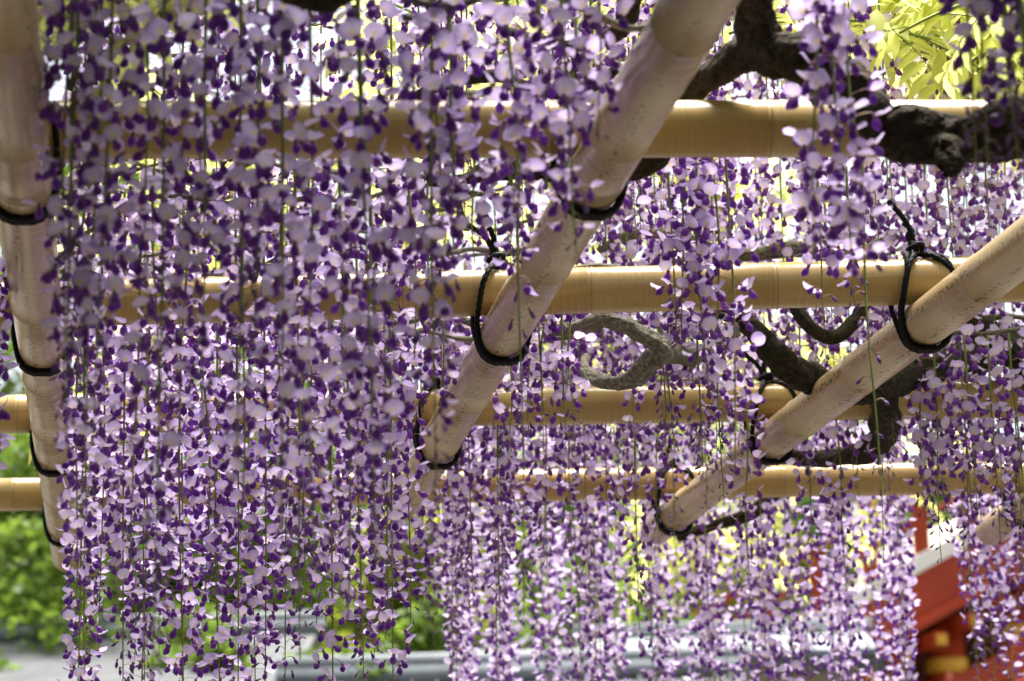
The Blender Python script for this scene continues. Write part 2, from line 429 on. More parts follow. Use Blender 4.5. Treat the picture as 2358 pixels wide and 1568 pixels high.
limb('thick dark gnarled vine limb lying across the first cross pole, with a broken stub', [
    [(2760, 270, 2.28, 62), (2560, 285, 2.28, 62), (2358, 299, 2.29, 60), (2268, 316, 2.29, 57), (2178, 322, 2.30, 55), (2090, 312, 2.30, 56), (2030, 292, 2.31, 57), (1998, 240, 2.32, 52), (1944, 183, 2.33, 50), (1840, 140, 2.36, 50), (1746, 122, 2.40, 44), (1656, 160, 2.46, 37), (1575, 222, 2.53, 34), (1530, 310, 2.56, 32), (1495, 378, 2.56, 24), (1400, 404, 2.58, 22), (1300, 398, 2.60, 22), (1190, 392, 2.62, 20), (1090, 408, 2.66, 15), (960, 440, 2.72, 12)],
    [(1800, -160, 2.30, 46), (1755, -60, 2.34, 47), (1742, 20, 2.37, 47), (1752, 95, 2.39, 44), (1790, 135, 2.40, 30)],
    [(2180, 345, 2.28, 40), (2192, 378, 2.265, 26), (2186, 398, 2.262, 13)]], MAT_BARK, 1, 56, 20, gn=.27)
limb('curled grey gnarled vine branch between the second and third cross poles', [
    [(1160, 800, 3.25, 12), (1225, 778, 3.22, 14), (1279, 760, 3.2, 15), (1337, 757, 3.18, 16), (1387, 738, 3.16, 18), (1441, 749, 3.16, 18), (1495, 781, 3.17, 20), (1526, 808, 3.18, 26), (1488, 842, 3.2, 23), (1459, 868, 3.22, 21), (1416, 882, 3.25, 18), (1366, 868, 3.3, 15), (1345, 848, 3.34, 11), (1352, 820, 3.38, 8)],
    [(1524, 806, 3.18, 22), (1580, 822, 3.25, 20), (1640, 800, 3.32, 20), (1690, 760, 3.36, 22)]], MAT_GREYBARK, 2, 36, 14, gn=.26)
limb('dark vine limb sagging behind the cream rail above the third cross pole', [
    [(1560, 660, 3.42, 18), (1656, 705, 3.40, 24), (1728, 752, 3.38, 27), (1771, 803, 3.38, 29), (1818, 846, 3.4, 31), (1872, 877, 3.42, 33), (1930, 896, 3.44, 33), (2000, 898, 3.46, 34), (2055, 880, 3.48, 34), (2150, 850, 3.6, 32), (2286, 812, 3.75, 34), (2420, 800, 3.85, 38)],
    [(2020, 890, 3.5, 30), (2040, 950, 3.62, 34), (2030, 1010, 3.74, 30), (1960, 1050, 3.85, 22), (1860, 1056, 3.95, 17), (1780, 1052, 4.0, 14)]], MAT_BARK, 3, 36, 14, gn=.24)
limb('dark looping vine branch hanging below the second cross pole', [
    [(1800, 640, 3.5, 14), (1838, 716, 3.48, 16), (1872, 760, 3.48, 17), (1926, 776, 3.5, 18), (1966, 742, 3.52, 18), (2000, 690, 3.54, 16), (2080, 640, 3.56, 14)]], MAT_BARK, 4, 18, 9, gn=.2)
limb('stout dark vine limb beyond the cream rail at the trellis edge', [
    [(2230, 740, 3.75, 22), (2290, 775, 3.72, 34), (2340, 812, 3.7, 42), (2440, 880, 3.7, 46), (2560, 930, 3.7, 46)]], MAT_BARK, 5, 20, 9, gn=.2)
limb('brown vine branch sloping past the end of the cream rail', [
    [(1560, 1235, 4.62, 11), (1649, 1209, 4.6, 14), (1728, 1182, 4.6, 15), (1775, 1145, 4.62, 15), (1850, 1080, 4.7, 16), (1950, 1045, 4.8, 18), (2060, 1030, 4.9, 20)]], MAT_BARK, 6, 16, 8, gn=.2)
limb('dark olive underside of a thick vine limb over the shaded racemes', [
    [(420, -180, 1.98, 50), (600, -90, 2.0, 54), (690, -42, 2.0, 56), (755, -22, 2.0, 52), (810, -60, 2.01, 46), (880, -160, 2.03, 42), (1000, -260, 2.06, 40)]], MAT_BARK, 7, 20, 9)
limb('short dark vine branch bending beside the slanting tan rail', [
    [(1500, -120, 2.55, 26), (1452, -20, 2.58, 27), (1446, 38, 2.6, 25), (1416, 78, 2.62, 21), (1350, 100, 2.66, 17), (1260, 96, 2.72, 13), (1160, 70, 2.8, 10)]], MAT_BARK, 8, 16, 8)
limb('slim brown vine branch above the first cross pole among the blossom', [
    [(930, 235, 2.86, 10), (1020, 196, 2.84, 13), (1080, 178, 2.82, 15), (1150, 178, 2.80, 15), (1235, 205, 2.78, 13), (1330, 215, 2.76, 12), (1420, 160, 2.74, 11)]], MAT_BARK, 9, 16, 8, gn=.2)
limb('thin grey vine branch running behind the second cross pole', [
    [(980, 690, 3.35, 9), (1080, 742, 3.3, 10), (1180, 760, 3.28, 10), (1260, 730, 3.3, 9)]], MAT_GREYBARK, 10, 12, 8, gn=.2)
limb('pale brown vine branch looping through the blossom beyond the second cross pole', [
    [(1380, 575, 3.85, 9), (1460, 540, 3.8, 11), (1560, 545, 3.8, 12), (1700, 585, 3.82, 15), (1840, 575, 3.85, 17), (1960, 590, 3.9, 18), (2060, 540, 3.95, 14)]], MAT_GREYBARK, 11, 14, 8, gn=.2)

# ------------------------------------------------------------------ florets and buds
def ellipsoid(mb, base, axis, side, ln, wd, th, mi, seg=8, rings=6, fat=.62, notch=0.):
    """a teardrop that starts thin at base and is fullest at 'fat' of its length"""
    axis = axis.normalized(); side = (side-axis*side.dot(axis)).normalized(); third = axis.cross(side)
    vs = []; uvs = []
    for i in range(rings+1):
        t = i/rings; a = t/fat if t < fat else (1-t)/(1-fat)
        r = math.sin(min(1, max(0, a))*math.pi/2)**.75 if 0 < t < 1 else .0
        for k in range(seg):
            q = 2*math.pi*k/seg
            off = notch*ln*(t**3)*max(0, math.cos(q))
            vs.append(base+axis*(ln*t+off)+side*(math.cos(q)*r*th/2)+third*(math.sin(q)*r*wd/2)); uvs.append((k/seg, t))
    fs = [(i*seg+k, i*seg+(k+1) % seg, (i+1)*seg+(k+1) % seg, (i+1)*seg+k) for i in range(rings) for k in range(seg)]
    mb.add(vs, fs, mi, uvs)
SPLIT = {}
FL_MATS = [MAT_PETAL, MAT_KEEL, MAT_CALYX, MAT_PEDICEL]
def pedicel(mb, tip, rise):
    P = catmull([(0, 0, 0), (tip.x*.35, 0, tip.z*.35+rise), (tip.x*.8, 0, tip.z*.9+rise*.9), tuple(tip)], 2)
    tube(mb, P, [.00050]*len(P), 3, 3, caps=False)
def floret_mesh(k, beta, fold, curl, twist, reach, kd, keel_l=.0135, wscale=1.):
    mb = MB(); tip = Vector((reach, 0, random.uniform(-.002, .003))); pedicel(mb, tip, .0025)
    ka = math.radians(kd); kax = Vector((math.cos(ka), 0, math.sin(ka)))
    ellipsoid(mb, tip-kax*.0008, kax, Vector((1, 0, 0)), .0060, .0056, .0056, 2, 6, 3, .6)
    ellipsoid(mb, tip+kax*.0024, kax, Vector((1, 0, .2)), keel_l*1.08, .0100, .0094, 1, 8, 6, .66, .12)
    # banner: a rounded standing petal, hinged at the calyx mouth
    b = math.radians(beta); ln = .0170; rows, cols = 7, 6; o = tip+kax*.0026+Vector((.0008, 0, .0006))
    vs = []; uvs = []
    for i in range(rows+1):
        v = i/rows; ww = .0106*wscale*(math.sin(math.pi*(.09+.85*v)))**.58*(1 if v < .94 else .93)
        for j in range(cols+1):
            u = j/cols*2-1; y = u*ww
            bb = b+curl*v*v; x = ln*(v-.0*v)*math.cos(b+curl*v*.6); z = ln*v*math.sin(b+curl*v*.6)
            nb = Vector((math.sin(bb), 0, -math.cos(bb)))
            lift = -fold*abs(u)**1.6*ww*1.0 + .0012*math.sin(u*2.5+v*5+k)*abs(u)
            notch_ = -.0012*(1-min(1, abs(u)*3)) if i == rows else 0
            q = Vector((x, y, z))+nb*lift+Vector((math.cos(bb), 0, math.sin(bb)))*notch_
            vs.append(o+q); uvs.append((j/cols, v))
    if twist:
        rm = Matrix.Rotation(twist, 3, kax); vs = [o+rm @ (q-o) for q in vs]
    pf = [(i*(cols+1)+j, i*(cols+1)+j+1, (i+1)*(cols+1)+j+1, (i+1)*(cols+1)+j) for i in range(rows) for j in range(cols)]
    body = mb.mesh('floret', FL_MATS); m2 = MB(); m2.add(vs, pf, 0, uvs); ban = m2.mesh('banner_petal', FL_MATS)
    mb.add(vs, pf, 0, uvs); full = mb.mesh('floret', FL_MATS); SPLIT[full.name] = (body, ban)
    return full
OPEN = [floret_mesh(i, be, fo, cu, tw, re, kd, ws if ws > 1 else .0135, 1. if ws > 1 else ws) if False else floret_mesh(i, be, fo, cu, tw, re, kd, .0135, ws)
        for i, (be, fo, cu, tw, re, kd, ws) in enumerate([
            (50, .14, .25, 0, .020, -72, 1.), (26, .34, .40, .2, .025, -80, 1.), (10, .30, .55, -.2, .024, -76, .97), (64, .12, .2, .1, .018, -66, 1.04),
            (2, .42, .5, .25, .024, -84, .95), (38, .20, .35, -.3, .020, -68, 1.), (18, .50, .3, 0, .023, -86, .90), (56, .08, .2, .35, .020, -75, 1.02), (-8, .30, .6, -.15, .022, -88, .95)])]
HALF = [floret_mesh(20+i, be, fo, cu, tw, .015, kd, .012, ws) for i, (be, fo, cu, tw, kd, ws) in enumerate([(-20, -.55, .5, 0, -72, .62), (0, -.45, .4, .3, -66, .7), (-35, -.6, .4, -.2, -78, .55)])]
def bud_mesh(k, ln, wd, reach, kd):
    mb = MB(); tip = Vector((reach, 0, .001)); pedicel(mb, tip, .0015); ka = math.radians(kd); ax = Vector((math.cos(ka), 0, math.sin(ka)))
    ellipsoid(mb, tip-ax*.0006, ax, Vector((1, 0, 0)), .004, wd*.8, wd*.8, 2, 6, 3, .6)
    ellipsoid(mb, tip+ax*.002, ax, Vector((1, 0, .2)), ln, wd, wd*1.05, 1, 7, 5, .62, .15)
    return mb.mesh('bud', [MAT_PETAL, MAT_BUD, MAT_CALYX, MAT_PEDICEL])
BUDS = [bud_mesh(i, *a) for i, a in enumerate([(.0130, .0058, .014, -64), (.0125, .0052, .012, -75), (.0100, .0044, .011, -55), (.0085, .0036, .008, -60), (.0062, .0028, .0055, -50)])]

POLE_D = [project((a+b)/2)[2] for a, b in [(at_z(*CROSS[i][0], H), at_z(*CROSS[i][1], H)) for i in range(4)]]
N_FL = [0]; N_RAC = [0]
FR_S = random.Random(5)
def clear_of_poles(p, L):
    """move a hanging stalk sideways or forward until it misses poles and rails"""
    for _ in range(3):
        for A, B in cross_lines:
            y = cross_pt((A, B), p.x).y
            if abs(p.y-y) < .045: p.y = y + (.05 if p.y > y else -.05)
        for S, E in rail_lines:
            if p.y < E.y+.03:
                x = S.x+(E.x-S.x)*(p.y-S.y)/(E.y-S.y)
                if abs(p.x-x) < .047: p.x = x+(.05 if p.x > x else -.05)
    return p
GOLD = 2.39996
RAILN = ['shrub side rail', 'slanting rail', 'cream rail', 'bridge side rail']
def describe(p, L, buds):
    y = [cross_pt(l, p.x).y for l in cross_lines]; k = sum(p.y > q for q in y)
    row = ['before the first pole', 'behind the first pole', 'behind the second pole', 'behind the third pole', 'past the fourth pole'][k]
    xs = [S.x+(E.x-S.x)*(p.y-S.y)/(E.y-S.y) for S, E in rail_lines]; j = min(range(4), key=lambda i: abs(p.x-xs[i]))
    bay = ('left of' if False else 'beside')+' the '+RAILN[j]; near = abs(p.x-xs[j])
    side = 'close beside' if near < .10 else 'beside' if near < .18 else 'away from'
    ln = 'very long' if L > .85 else 'long' if L > .65 else 'middling' if L > .45 else 'short'
    tip = 'bud-tipped' if buds > .21 else 'fully open'
    return '%s %s lilac raceme %s, %s the %s' % (ln, tip, row, side, RAILN[j]), 'racemes '+row.replace('pole', 'cross pole')
def raceme(p, L, label, group, buds=.2, bare=.0, spacing=.0073, size=1., sway=1.):
    rs = FR_S; name = 'wisteria_raceme'
    if group: label, group = describe(p, L, buds)
    root = thing(name, label, 'flower cluster', p, group); N_RAC[0] += 1
    n = max(10, int(L/.022)); wx, wy = wob(rs.random(), 1.), wob(rs.random(), 1.); amp = .006*sway*rs.uniform(.4, 1.6)
    lean = Vector((rs.uniform(-.02, .02), rs.uniform(-.02, .02), 0))*sway
    def pt(s):
        t = s/L; return Vector((wx(t*2.6)-wx(0), wy(t*2.6)-wy(0), 0))*amp*min(1, t*2) + lean*s + Vector((0, 0, -s))
    mb = MB(); tube(mb, [pt(L*i/n) for i in range(n+1)], [.00185*(1-.68*(i/n)) for i in range(n+1)], 5)
    link('stem', mb.mesh('stem', MAT_STEM), root)
    s = .015+bare*L; az = rs.uniform(0, 6.28); tb = 1-buds
    while s < L-.004:
        t = s/L; az += GOLD+rs.uniform(-.5, .5)
        q = pt(s); wpx, wpy, wd = project(p+q)
        if -300 < wpy < 1800 and -260 < wpx < 2620 and rs.random() > .06:
            tt = (t-tb)/max(buds, 1e-4)
            if tt < -.25 or buds < .02: me = rs.choice(OPEN); nm = 'floret'; sc = rs.uniform(.88, 1.1)
            elif tt < 0: me = rs.choice(OPEN if rs.random() < .4 else HALF); nm = 'floret'; sc = rs.uniform(.85, 1.0)
            elif tt < .22: me = rs.choice(HALF if rs.random() < .5 else BUDS[:2]); nm = 'floret'; sc = rs.uniform(.85, 1.)
            else: me = BUDS[min(4, int(tt*4.9+rs.uniform(-.5, .5)))]; nm = 'bud'; sc = rs.uniform(.85, 1.1)
            o = bpy.data.objects.new(nm, me); o.parent = root; o.location = q
            o.rotation_euler = (rs.gauss(0, .36), rs.gauss(-.02, .30), az+rs.gauss(0, .35)); sc *= size*.87*(1.10-.24*t); o.scale = (sc, sc, sc)
            COL.objects.link(o); N_FL[0] += 1
            if wd < 2.95 and me.name in SPLIT and -40 < wpy < 1600 and -40 < wpx < 2400:
                o.data, bm_ = SPLIT[me.name]; c_ = bpy.data.objects.new('banner_petal', bm_); c_.parent = o; COL.objects.link(c_)
        s += spacing*rs.uniform(.7, 1.3)*(1 if t < tb else .8)
    return root
VSEED = [0]
def band(label, group, px0, px1, d0, d1, nv, nr, dz, bot, buds=(.12, .3), spacing=.0073, bare=.0, size=1., vine=True):
    """nv woody shoots lie over the poles between depths d0 and d1; nr racemes hang from them"""
    for v in range(nv):
        VSEED[0] += 1; k = VSEED[0]*17; rs = random.Random(k)
        dc = d0+(d1-d0)*(v+.5)/nv; da = min(.06, (d1-d0)/nv*.45); zc = H+dz[0]+(dz[1]-dz[0])*rs.random()
        wd, wz = wob(k+1, 1), wob(k+2, 1)
        def top(px): return at_dz(px, dc+da*wd(px*.006), zc+.030*wz(px*.005)+.006*wd(px*.03))
        if vine:
            steps = max(4, int((px1-px0+160)/60)); P = [top(px0-80+(px1-px0+160)*i/steps) for i in range(steps+1)]
            mb = MB(); b0 = P[0].copy(); r0 = rs.uniform(.0024, .0042)
            tube(mb, [q-b0 for q in catmull(P, 4)], r0, 7, rfun=lambda a, l, i: 1+.2*math.sin(a*2+l*90)+.15*math.sin(l*37), uvlen=10.)
            _, row = describe(top((px0+px1)/2), .5, 0); ends = [RAILN[min(range(4), key=lambda i: abs(q.x-rail_lines[i][0].x-(rail_lines[i][1].x-rail_lines[i][0].x)*(q.y-rail_lines[i][0].y)/(rail_lines[i][1].y-rail_lines[i][0].y)))] for q in (P[0], P[-1])]
            tag(link('vine_shoot', mb.mesh('vine_shoot', MAT_GREYBARK), loc=b0), 'thin brown shoot %s, from the %s to the %s' % (row.replace('racemes ', '').replace(' cross', ''), *ends) if ends[0] != ends[1] else 'thin brown shoot carrying %s, near the %s' % (row, ends[0]), 'vine shoot', 'thin shoots lying over the trellis')
        cnt = nr//nv+(1 if v < nr % nv else 0)
        for i in range(cnt):
            px = px0+(px1-px0)*(i+rs.uniform(.1, .9))/cnt
            if 2105 < px < 2195 and dc > 4.4: px = 2195+(px-2105)*1.2
            p = clear_of_poles(top(px), 0); ppx, ppy, d = project(p)
            by = bot[0]+(bot[1]-bot[0])*rs.random() if not callable(bot) else bot(px, rs)
            L = p.z-at_dz(px, d, 0).z if False else (by-ppy)*d/F/UP.z*1.0
            L = max(.12, min(1.15, L))
            raceme(p, L, label, group, rs.uniform(*buds), bare, spacing, size)
G1 = 'shaded racemes in front of the first cross pole'
band('long shaded purple raceme dangling in front of the thick first cross pole', G1, 85, 620, 2.12, 2.28, 2, 10, (.03, .12), lambda px, r: r.uniform(600, 1000) if px < 250 else r.choice((r.uniform(700, 1150), r.uniform(1150, 1650))), buds=(.18, .4), spacing=.0078)
band('long shaded purple raceme dangling in front of the thick first cross pole', G1, 620, 1010, 2.12, 2.28, 2, 6, (.03, .12), (650, 1350), spacing=.0078)
band('short lilac raceme ending in front of the slanting tan rail', 'short racemes by the slanting rail', 1010, 1440, 2.12, 2.28, 2, 8, (.03, .1), (250, 640), (.05, .15), spacing=.0078)
band('lilac raceme hanging before the thick dark gnarled vine limb', 'racemes before the dark limb', 1850, 1960, 2.10, 2.22, 1, 3, (.03, .06), (560, 660), (.02, .1))
band('raceme of closed violet buds hanging before the lime leaves', 'bud racemes by the lime leaves', 2190, 2390, 2.0, 2.15, 1, 5, (.03, .06), (300, 520), (.35, .6))
raceme(at_dz(2322, 2.02, H+.05), .50, 'thin sparse bud raceme trailing over the cream rail', None, .85, .2, .018)
band('', 'x', -60, 45, 2.62, 2.9, 1, 3, (.0, .05), (1050, 1340), (.1, .2))
band('lilac raceme hanging in front of the tan rail over the shrubs', 'racemes over the left rail', -40, 62, 2.06, 2.2, 1, 4, (.03, .06), (700, 1330))
G2 = 'racemes between the first and second cross poles'
band('lilac raceme hanging between the first and second cross poles', G2, 120, 1040, 2.50, 2.84, 3, 17, (.0, .14), lambda px, r: r.uniform(600, 880) if px > 900 else r.uniform(750, 1500), spacing=.0078)
band('lilac raceme hanging between the first and second cross poles', G2, 1040, 1330, 2.52, 2.80, 1, 4, (.0, .1), (600, 760))
raceme(at_dz(1188, 2.48, H+.06), .385, 'thin raceme of dark buds trailing over the slanting tan rail', None, .62, 0, .013)
band('bright lilac raceme hanging before the second cross pole near the curled branch', 'racemes by the curled branch', 1500, 1690, 2.68, 2.84, 1, 5, (.10, .115), (780, 1120), (.1, .25))
band('lilac raceme hanging between the cream rail and the second cross pole', 'racemes before the second cross pole', 1830, 1960, 2.62, 2.8, 1, 2, (.09, .11), (690, 800), (.1, .2))
raceme(at_dz(1985, 2.66, H+.04), .43, 'bare green raceme stalk with few buds crossing the cream rail', None, .7, .35, .03)
G3 = 'racemes between the second and third cross poles'
band('pale lilac raceme hanging between the second and third cross poles', G3, 170, 900, 3.04, 3.52, 4, 28, (.0, .2), (1350, 1850), (.08, .22))
band('pale lilac raceme hanging between the second and third cross poles', G3, 880, 1230, 3.1, 3.56, 2, 7, (.0, .15), lambda px, r: r.uniform(1150, 1480) if px < 960 else r.uniform(900, 1100))
band('slender raceme hanging in front of the curled grey vine branch', 'slender racemes by the curled branch', 1200, 1345, 3.04, 3.12, 1, 4, (.0, .06), (940, 1010), (.1, .2), .012)
band('lilac raceme hanging below the curled branch before the third cross pole', 'racemes before the third cross pole', 1470, 1660, 3.1, 3.45, 1, 4, (.0, .1), (980, 1200), (.3, .5))
band('lilac raceme hanging beneath the sagging dark limb', 'racemes under the sagging limb', 1760, 2060, 3.6, 3.9, 1, 4, (.0, .05), (1080, 1400))
band('fresh lilac raceme hanging below the cream rail by the trellis edge', 'racemes below the cream rail', 2090, 2380, 3.42, 3.9, 2, 11, (.0, .12), (1080, 1350))
G4 = 'racemes beyond the third cross pole'
band('pale raceme hanging beyond the third cross pole', G4, 150, 1250, 3.72, 4.25, 4, 26, (.05, .4), (1050, 1560), size=1.05)
band('sunlit whitish raceme in the bright mass behind the second cross pole', 'sunlit racemes behind the second cross pole', 1230, 2400, 3.66, 4.6, 6, 58, (.40, .66), (820, 1200), size=1.05)
band('', 'x', 1020, 1560, 3.75, 4.25, 2, 13, (.02, .3), (1150, 1480), size=1.05)
band('', 'x', 1560, 2100, 3.75, 4.25, 2, 5, (.1, .3), (960, 1120), size=1.05)
band('pale raceme hanging high above the first cross pole near the dark limb', 'high racemes by the dark limb', 1430, 1960, 3.1, 3.6, 2, 12, (.55, .8), (300, 520))
band('pale raceme hanging high beyond the first cross pole', 'high racemes beyond the first cross pole', 980, 1450, 2.95, 3.5, 2, 13, (.45, .75), (420, 620))
band('bright raceme hanging high behind the shaded purple racemes', 'high racemes behind the shaded mass', 100, 980, 2.95, 3.6, 3, 15, (.4, .7), (450, 900))
G5 = 'far racemes past the ends of the rails'
band('far lilac raceme hanging past the ends of the rails', G5, 980, 2085, 4.5, 6.0, 6, 56, (.12, .42), (1560, 1850), (.06, .18), .0082, size=1.08)
band('', 'x', 900, 1030, 4.42, 4.7, 1, 5, (.05, .2), (1280, 1480))
band('', 'x', 840, 960, 3.1, 3.45, 1, 3, (.05, .1), (1200, 1420))
band('', 'x', 130, 330, 3.75, 4.2, 1, 3, (.0, .1), (1200, 1420))
band('far raceme hanging in front of the red arched bridge', 'racemes before the red bridge', 2190, 2400, 4.5, 5.2, 2, 12, (.08, .3), (1400, 1800), (.1, .4), .0082)
band('pale raceme hanging in front of the green shrubs past the rails', 'racemes before the shrubs', 160, 900, 4.5, 5.2, 2, 9, (.1, .3), (1250, 1480), (.1, .3), .0082)
print('RACEMES', N_RAC[0], 'florets', N_FL[0])

# ------------------------------------------------------------------ leaves of the vine
def leaflet(mb, base, ax, nrm, ln, wd, mi=0):
    ax = ax.normalized(); sd_ = ax.cross(nrm).normalized(); nr = sd_.cross(ax)
    st = ((0, .06), (.22, .78), (.45, 1.), (.72, .62), (1, .0)); vs = []; uvs = []
    for t, ww in st:
        c = base+ax*(ln*t)-nr*(ln*.16*t*t)
        for s_ in (-1, 0, 1):
            vs.append(c+sd_*(s_*ww*wd/2)+nr*(abs(s_)*ww*wd*.16)); uvs.append((s_*.5+.5, t))
    fs = []
    for i in range(4):
        for j in range(2): fs.append((i*3+j, i*3+j+1, (i+1)*3+j+1, (i+1)*3+j))
    mb.add(vs, fs, mi, uvs)
def compound_leaf(seed):
    r = random.Random(seed); mb = MB(); L = r.uniform(.15, .21); drop = r.uniform(.3, .9); pairs = r.randint(5, 6)
    def pt(t): return Vector((L*t*(1-.15*t*drop), 0, -.5*drop*L*t*t))
    tube(mb, [pt(i/6) for i in range(7)], [.0011*(1-.5*i/6) for i in range(7)], 4, 1, caps=False)
    for i in range(pairs):
        t = .22+.7*i/pairs; p_ = pt(t); q = pt(t+.05)-p_
        for s_ in (-1, 1):
            ax = q.normalized()*r.uniform(.35, .6)+Vector((0, s_, r.uniform(-.35, .1)))
            leaflet(mb, p_, ax, Vector((r.uniform(-.3, .3), 0, 1)), r.uniform(.05, .068), r.uniform(.019, .025))
    leaflet(mb, pt(1), pt(1)-pt(.9), Vector((0, 0, 1)), .066, .023)
    return mb.mesh('leaf', [MAT_LEAF, MAT_STEM])
LEAVES = [compound_leaf(i) for i in range(6)]
def leafy_shoot(p, label, group, nl, spread, rs):
    root = thing('leafy_shoot', label, 'leafy shoot', p, group); d = Vector((rs.uniform(-1, 1), rs.uniform(-.6, .6), rs.uniform(-.1, .5))).normalized()
    P = [d*(spread*t)+Vector((0, 0, .10*spread*math.sin(t*3))) for t in (0, .25, .5, .75, 1)]
    mb = MB(); tube(mb, catmull(P, 3), .0022, 5); link('twig', mb.mesh('twig', MAT_STEM), root)
    for i in range(nl):
        t = (i+.5)/nl*4; j = min(3, int(t)); q = P[j].lerp(P[j+1], t-j)
        o = bpy.data.objects.new('leaf', rs.choice(LEAVES)); o.parent = root; o.location = q
        sc = rs.uniform(.75, 1.1); o.scale = (sc, sc, sc)
        o.rotation_euler = (rs.gauss(0, .35), rs.gauss(-.1, .4), rs.uniform(0, 6.28)); COL.objects.link(o)
rs = random.Random(3)
def shoots(label, group, n, px, py, d, nl=(5, 8), spread=.28):
    for i in range(n):
        p_ = at_d(rs.uniform(*px), rs.uniform(*py), rs.uniform(*d)); leafy_shoot(p_, label, group, rs.randint(*nl), spread, rs)
shoots('bright lime young leaves backlit above the thick dark limb', 'lime shoots above the dark limb', 26, (1950, 2450), (-110, 120), (3.3, 4.4))
shoots('pale lime leaves glowing through the blossom behind the first cross pole', 'lime shoots behind the first cross pole', 14, (250, 1150), (380, 620), (4.3, 5.2))
shoots('pale lime leaves glimpsed high between the racemes', 'lime shoots high between racemes', 12, (950, 1650), (-60, 250), (3.4, 4.4))
shoots('lime leaves scattered among the far blossom', 'lime shoots among the far blossom', 10, (1300, 2000), (430, 900), (4.6, 5.4))
shoots('lime leaves hanging past the ends of the rails', 'lime shoots past the rails', 8, (1550, 2000), (1150, 1330), (5.6, 6.6))
shoots('green leaves at the top of the shaded blossom', 'green shoots over the shaded blossom', 5, (120, 420), (-80, 40), (2.2, 2.6), (3, 5), .2)
shoots('lime leaves low beside the tan rail', 'lime shoots beside the tan rail', 3, (210, 330), (800, 930), (3.9, 4.3), (3, 4), .15)
# the leafy roof of the trellis over the near bays and behind the camera
def leaf_cloud(name, n, sampler, ln, material, parent=None, loc=(0, 0, 0), aspect=.45, flat=.5):
    P = sampler(n).astype(np.float32); n = len(P)
    a = RNG.normal(size=(n, 3)); a[:, 2] *= flat; a /= np.linalg.norm(a, axis=1)[:, None]
    b = RNG.normal(size=(n, 3)); b -= a*(a*b).sum(1)[:, None]; b /= np.linalg.norm(b, axis=1)[:, None]
    s = (ln*RNG.uniform(.6, 1.3, n))[:, None]; c = np.cross(a, b)
    V = np.stack([P-a*s*.5, P-a*s*.2+b*s*aspect*.44, P+a*s*.12+b*s*aspect*.42, P+a*s*.5-c*s*.08, P+a*s*.12-b*s*aspect*.42, P-a*s*.2-b*s*aspect*.44], 1).reshape(-1, 3)
    me = bpy.data.meshes.new(name); me.vertices.add(6*n); me.vertices.foreach_set('co', V.ravel())
    me.loops.add(6*n); me.loops.foreach_set('vertex_index', np.arange(6*n, dtype=np.int32))
    me.polygons.add(n); me.polygons.foreach_set('loop_start', np.arange(0, 6*n, 6, dtype=np.int32))
    me.update(calc_edges=True); me.validate(); me.materials.append(material)
    return link(name, me, parent, loc)
def canopy_s(n):
    x = RNG.uniform(-6., 5., n); y = RNG.uniform(-8, 2.9, n); z = H+.07+RNG.random(n)**1.3*.42
    z = np.where(y > 2.0, H+.42+(y-2.)*.16+RNG.random(n)*.32, z)
    P = np.stack([x, y, z], 1)
    keep = RNG.random(n) < np.where((x > 1.3) & (y > .6), .55, 1.); keep &= ~((y > 2.0) & (x > .42)); P = P[keep]
    return P
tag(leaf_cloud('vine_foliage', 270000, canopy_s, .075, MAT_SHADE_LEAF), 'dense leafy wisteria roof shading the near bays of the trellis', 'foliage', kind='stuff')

# ------------------------------------------------------------------ trees and shrubs beyond
def tree(name, label, group, px, top_py, d, width, material, n, trunk_r=.09, low=None, ln=.13):
    base = at_d(px, CY, d); base.z = 0.; top = at_d(px, top_py, d).z; w_ = width
    lowz = low if low is not None else top*.25
    root = thing(name, label, 'tree' if 'tree' in name else 'shrub', base, group); rs_ = random.Random(int(px*13+d*7))
    mb = MB(); tube(mb, catmull([(0, 0, -.05), (.05*w_*rs_.uniform(-1, 1), 0, top*.3), (.08*w_*rs_.uniform(-1, 1), .05, top*.62), (.1*w_*rs_.uniform(-1, 1), 0, top*.9)], 4), [trunk_r*(1-.8*i/12) for i in range(13)], 8)
    for k in range(7):
        a = rs_.uniform(0, 6.28); z0 = lowz+(top-lowz)*rs_.uniform(.0, .6); e = Vector((math.cos(a), math.sin(a), .5))*w_*.42
        tube(mb, [(0, 0, z0), e*.5+Vector((0, 0, z0)), e+Vector((0, 0, z0+.1*w_))], [trunk_r*.4, trunk_r*.28, trunk_r*.1], 5)
    link('trunk', mb.mesh('trunk', MAT_TRUNK), root)
    nc = max(14, int(26*w_)); C = []
    for k in range(nc):
        a = rs_.uniform(0, 6.28); t = rs_.random(); rr = w_*.5*math.sqrt(rs_.random())*math.sin(math.pi*(.16+.78*t))**.8
        C.append((math.cos(a)*rr, math.sin(a)*rr, lowz+(top-lowz)*t*.97, w_*rs_.uniform(.09, .2)))
    C = np.array(C)
    def smp(n):
        i = RNG.integers(0, nc, n); v = RNG.normal(size=(n, 3)); v /= np.linalg.norm(v, axis=1)[:, None]
        v *= (RNG.random(n)**.45)[:, None]*C[i, 3:4]; v[:, 2] *= .62
        return C[i, :3]+v
    leaf_cloud('crown', n, smp, ln, material, root, aspect=.55, flat=.7)
GB = 'green trees behind the roofs and bridge'
tree('maple_tree', 'fresh green maple behind the pale ridge, beside the tan rail', GB, 60, 1000, 16.5, 3.4, MAT_FRESH, 24000, ln=.08)
tree('maple_tree', 'broad fresh green maple behind the pale ridge roof', GB, 420, 840, 17.5, 3.6, MAT_FRESH, 22000, ln=.085)
tree('maple_tree', 'tall fresh green maple seen through the hanging racemes', GB, 760, 900, 18.5, 3.4, MAT_FRESH, 20000, ln=.085)
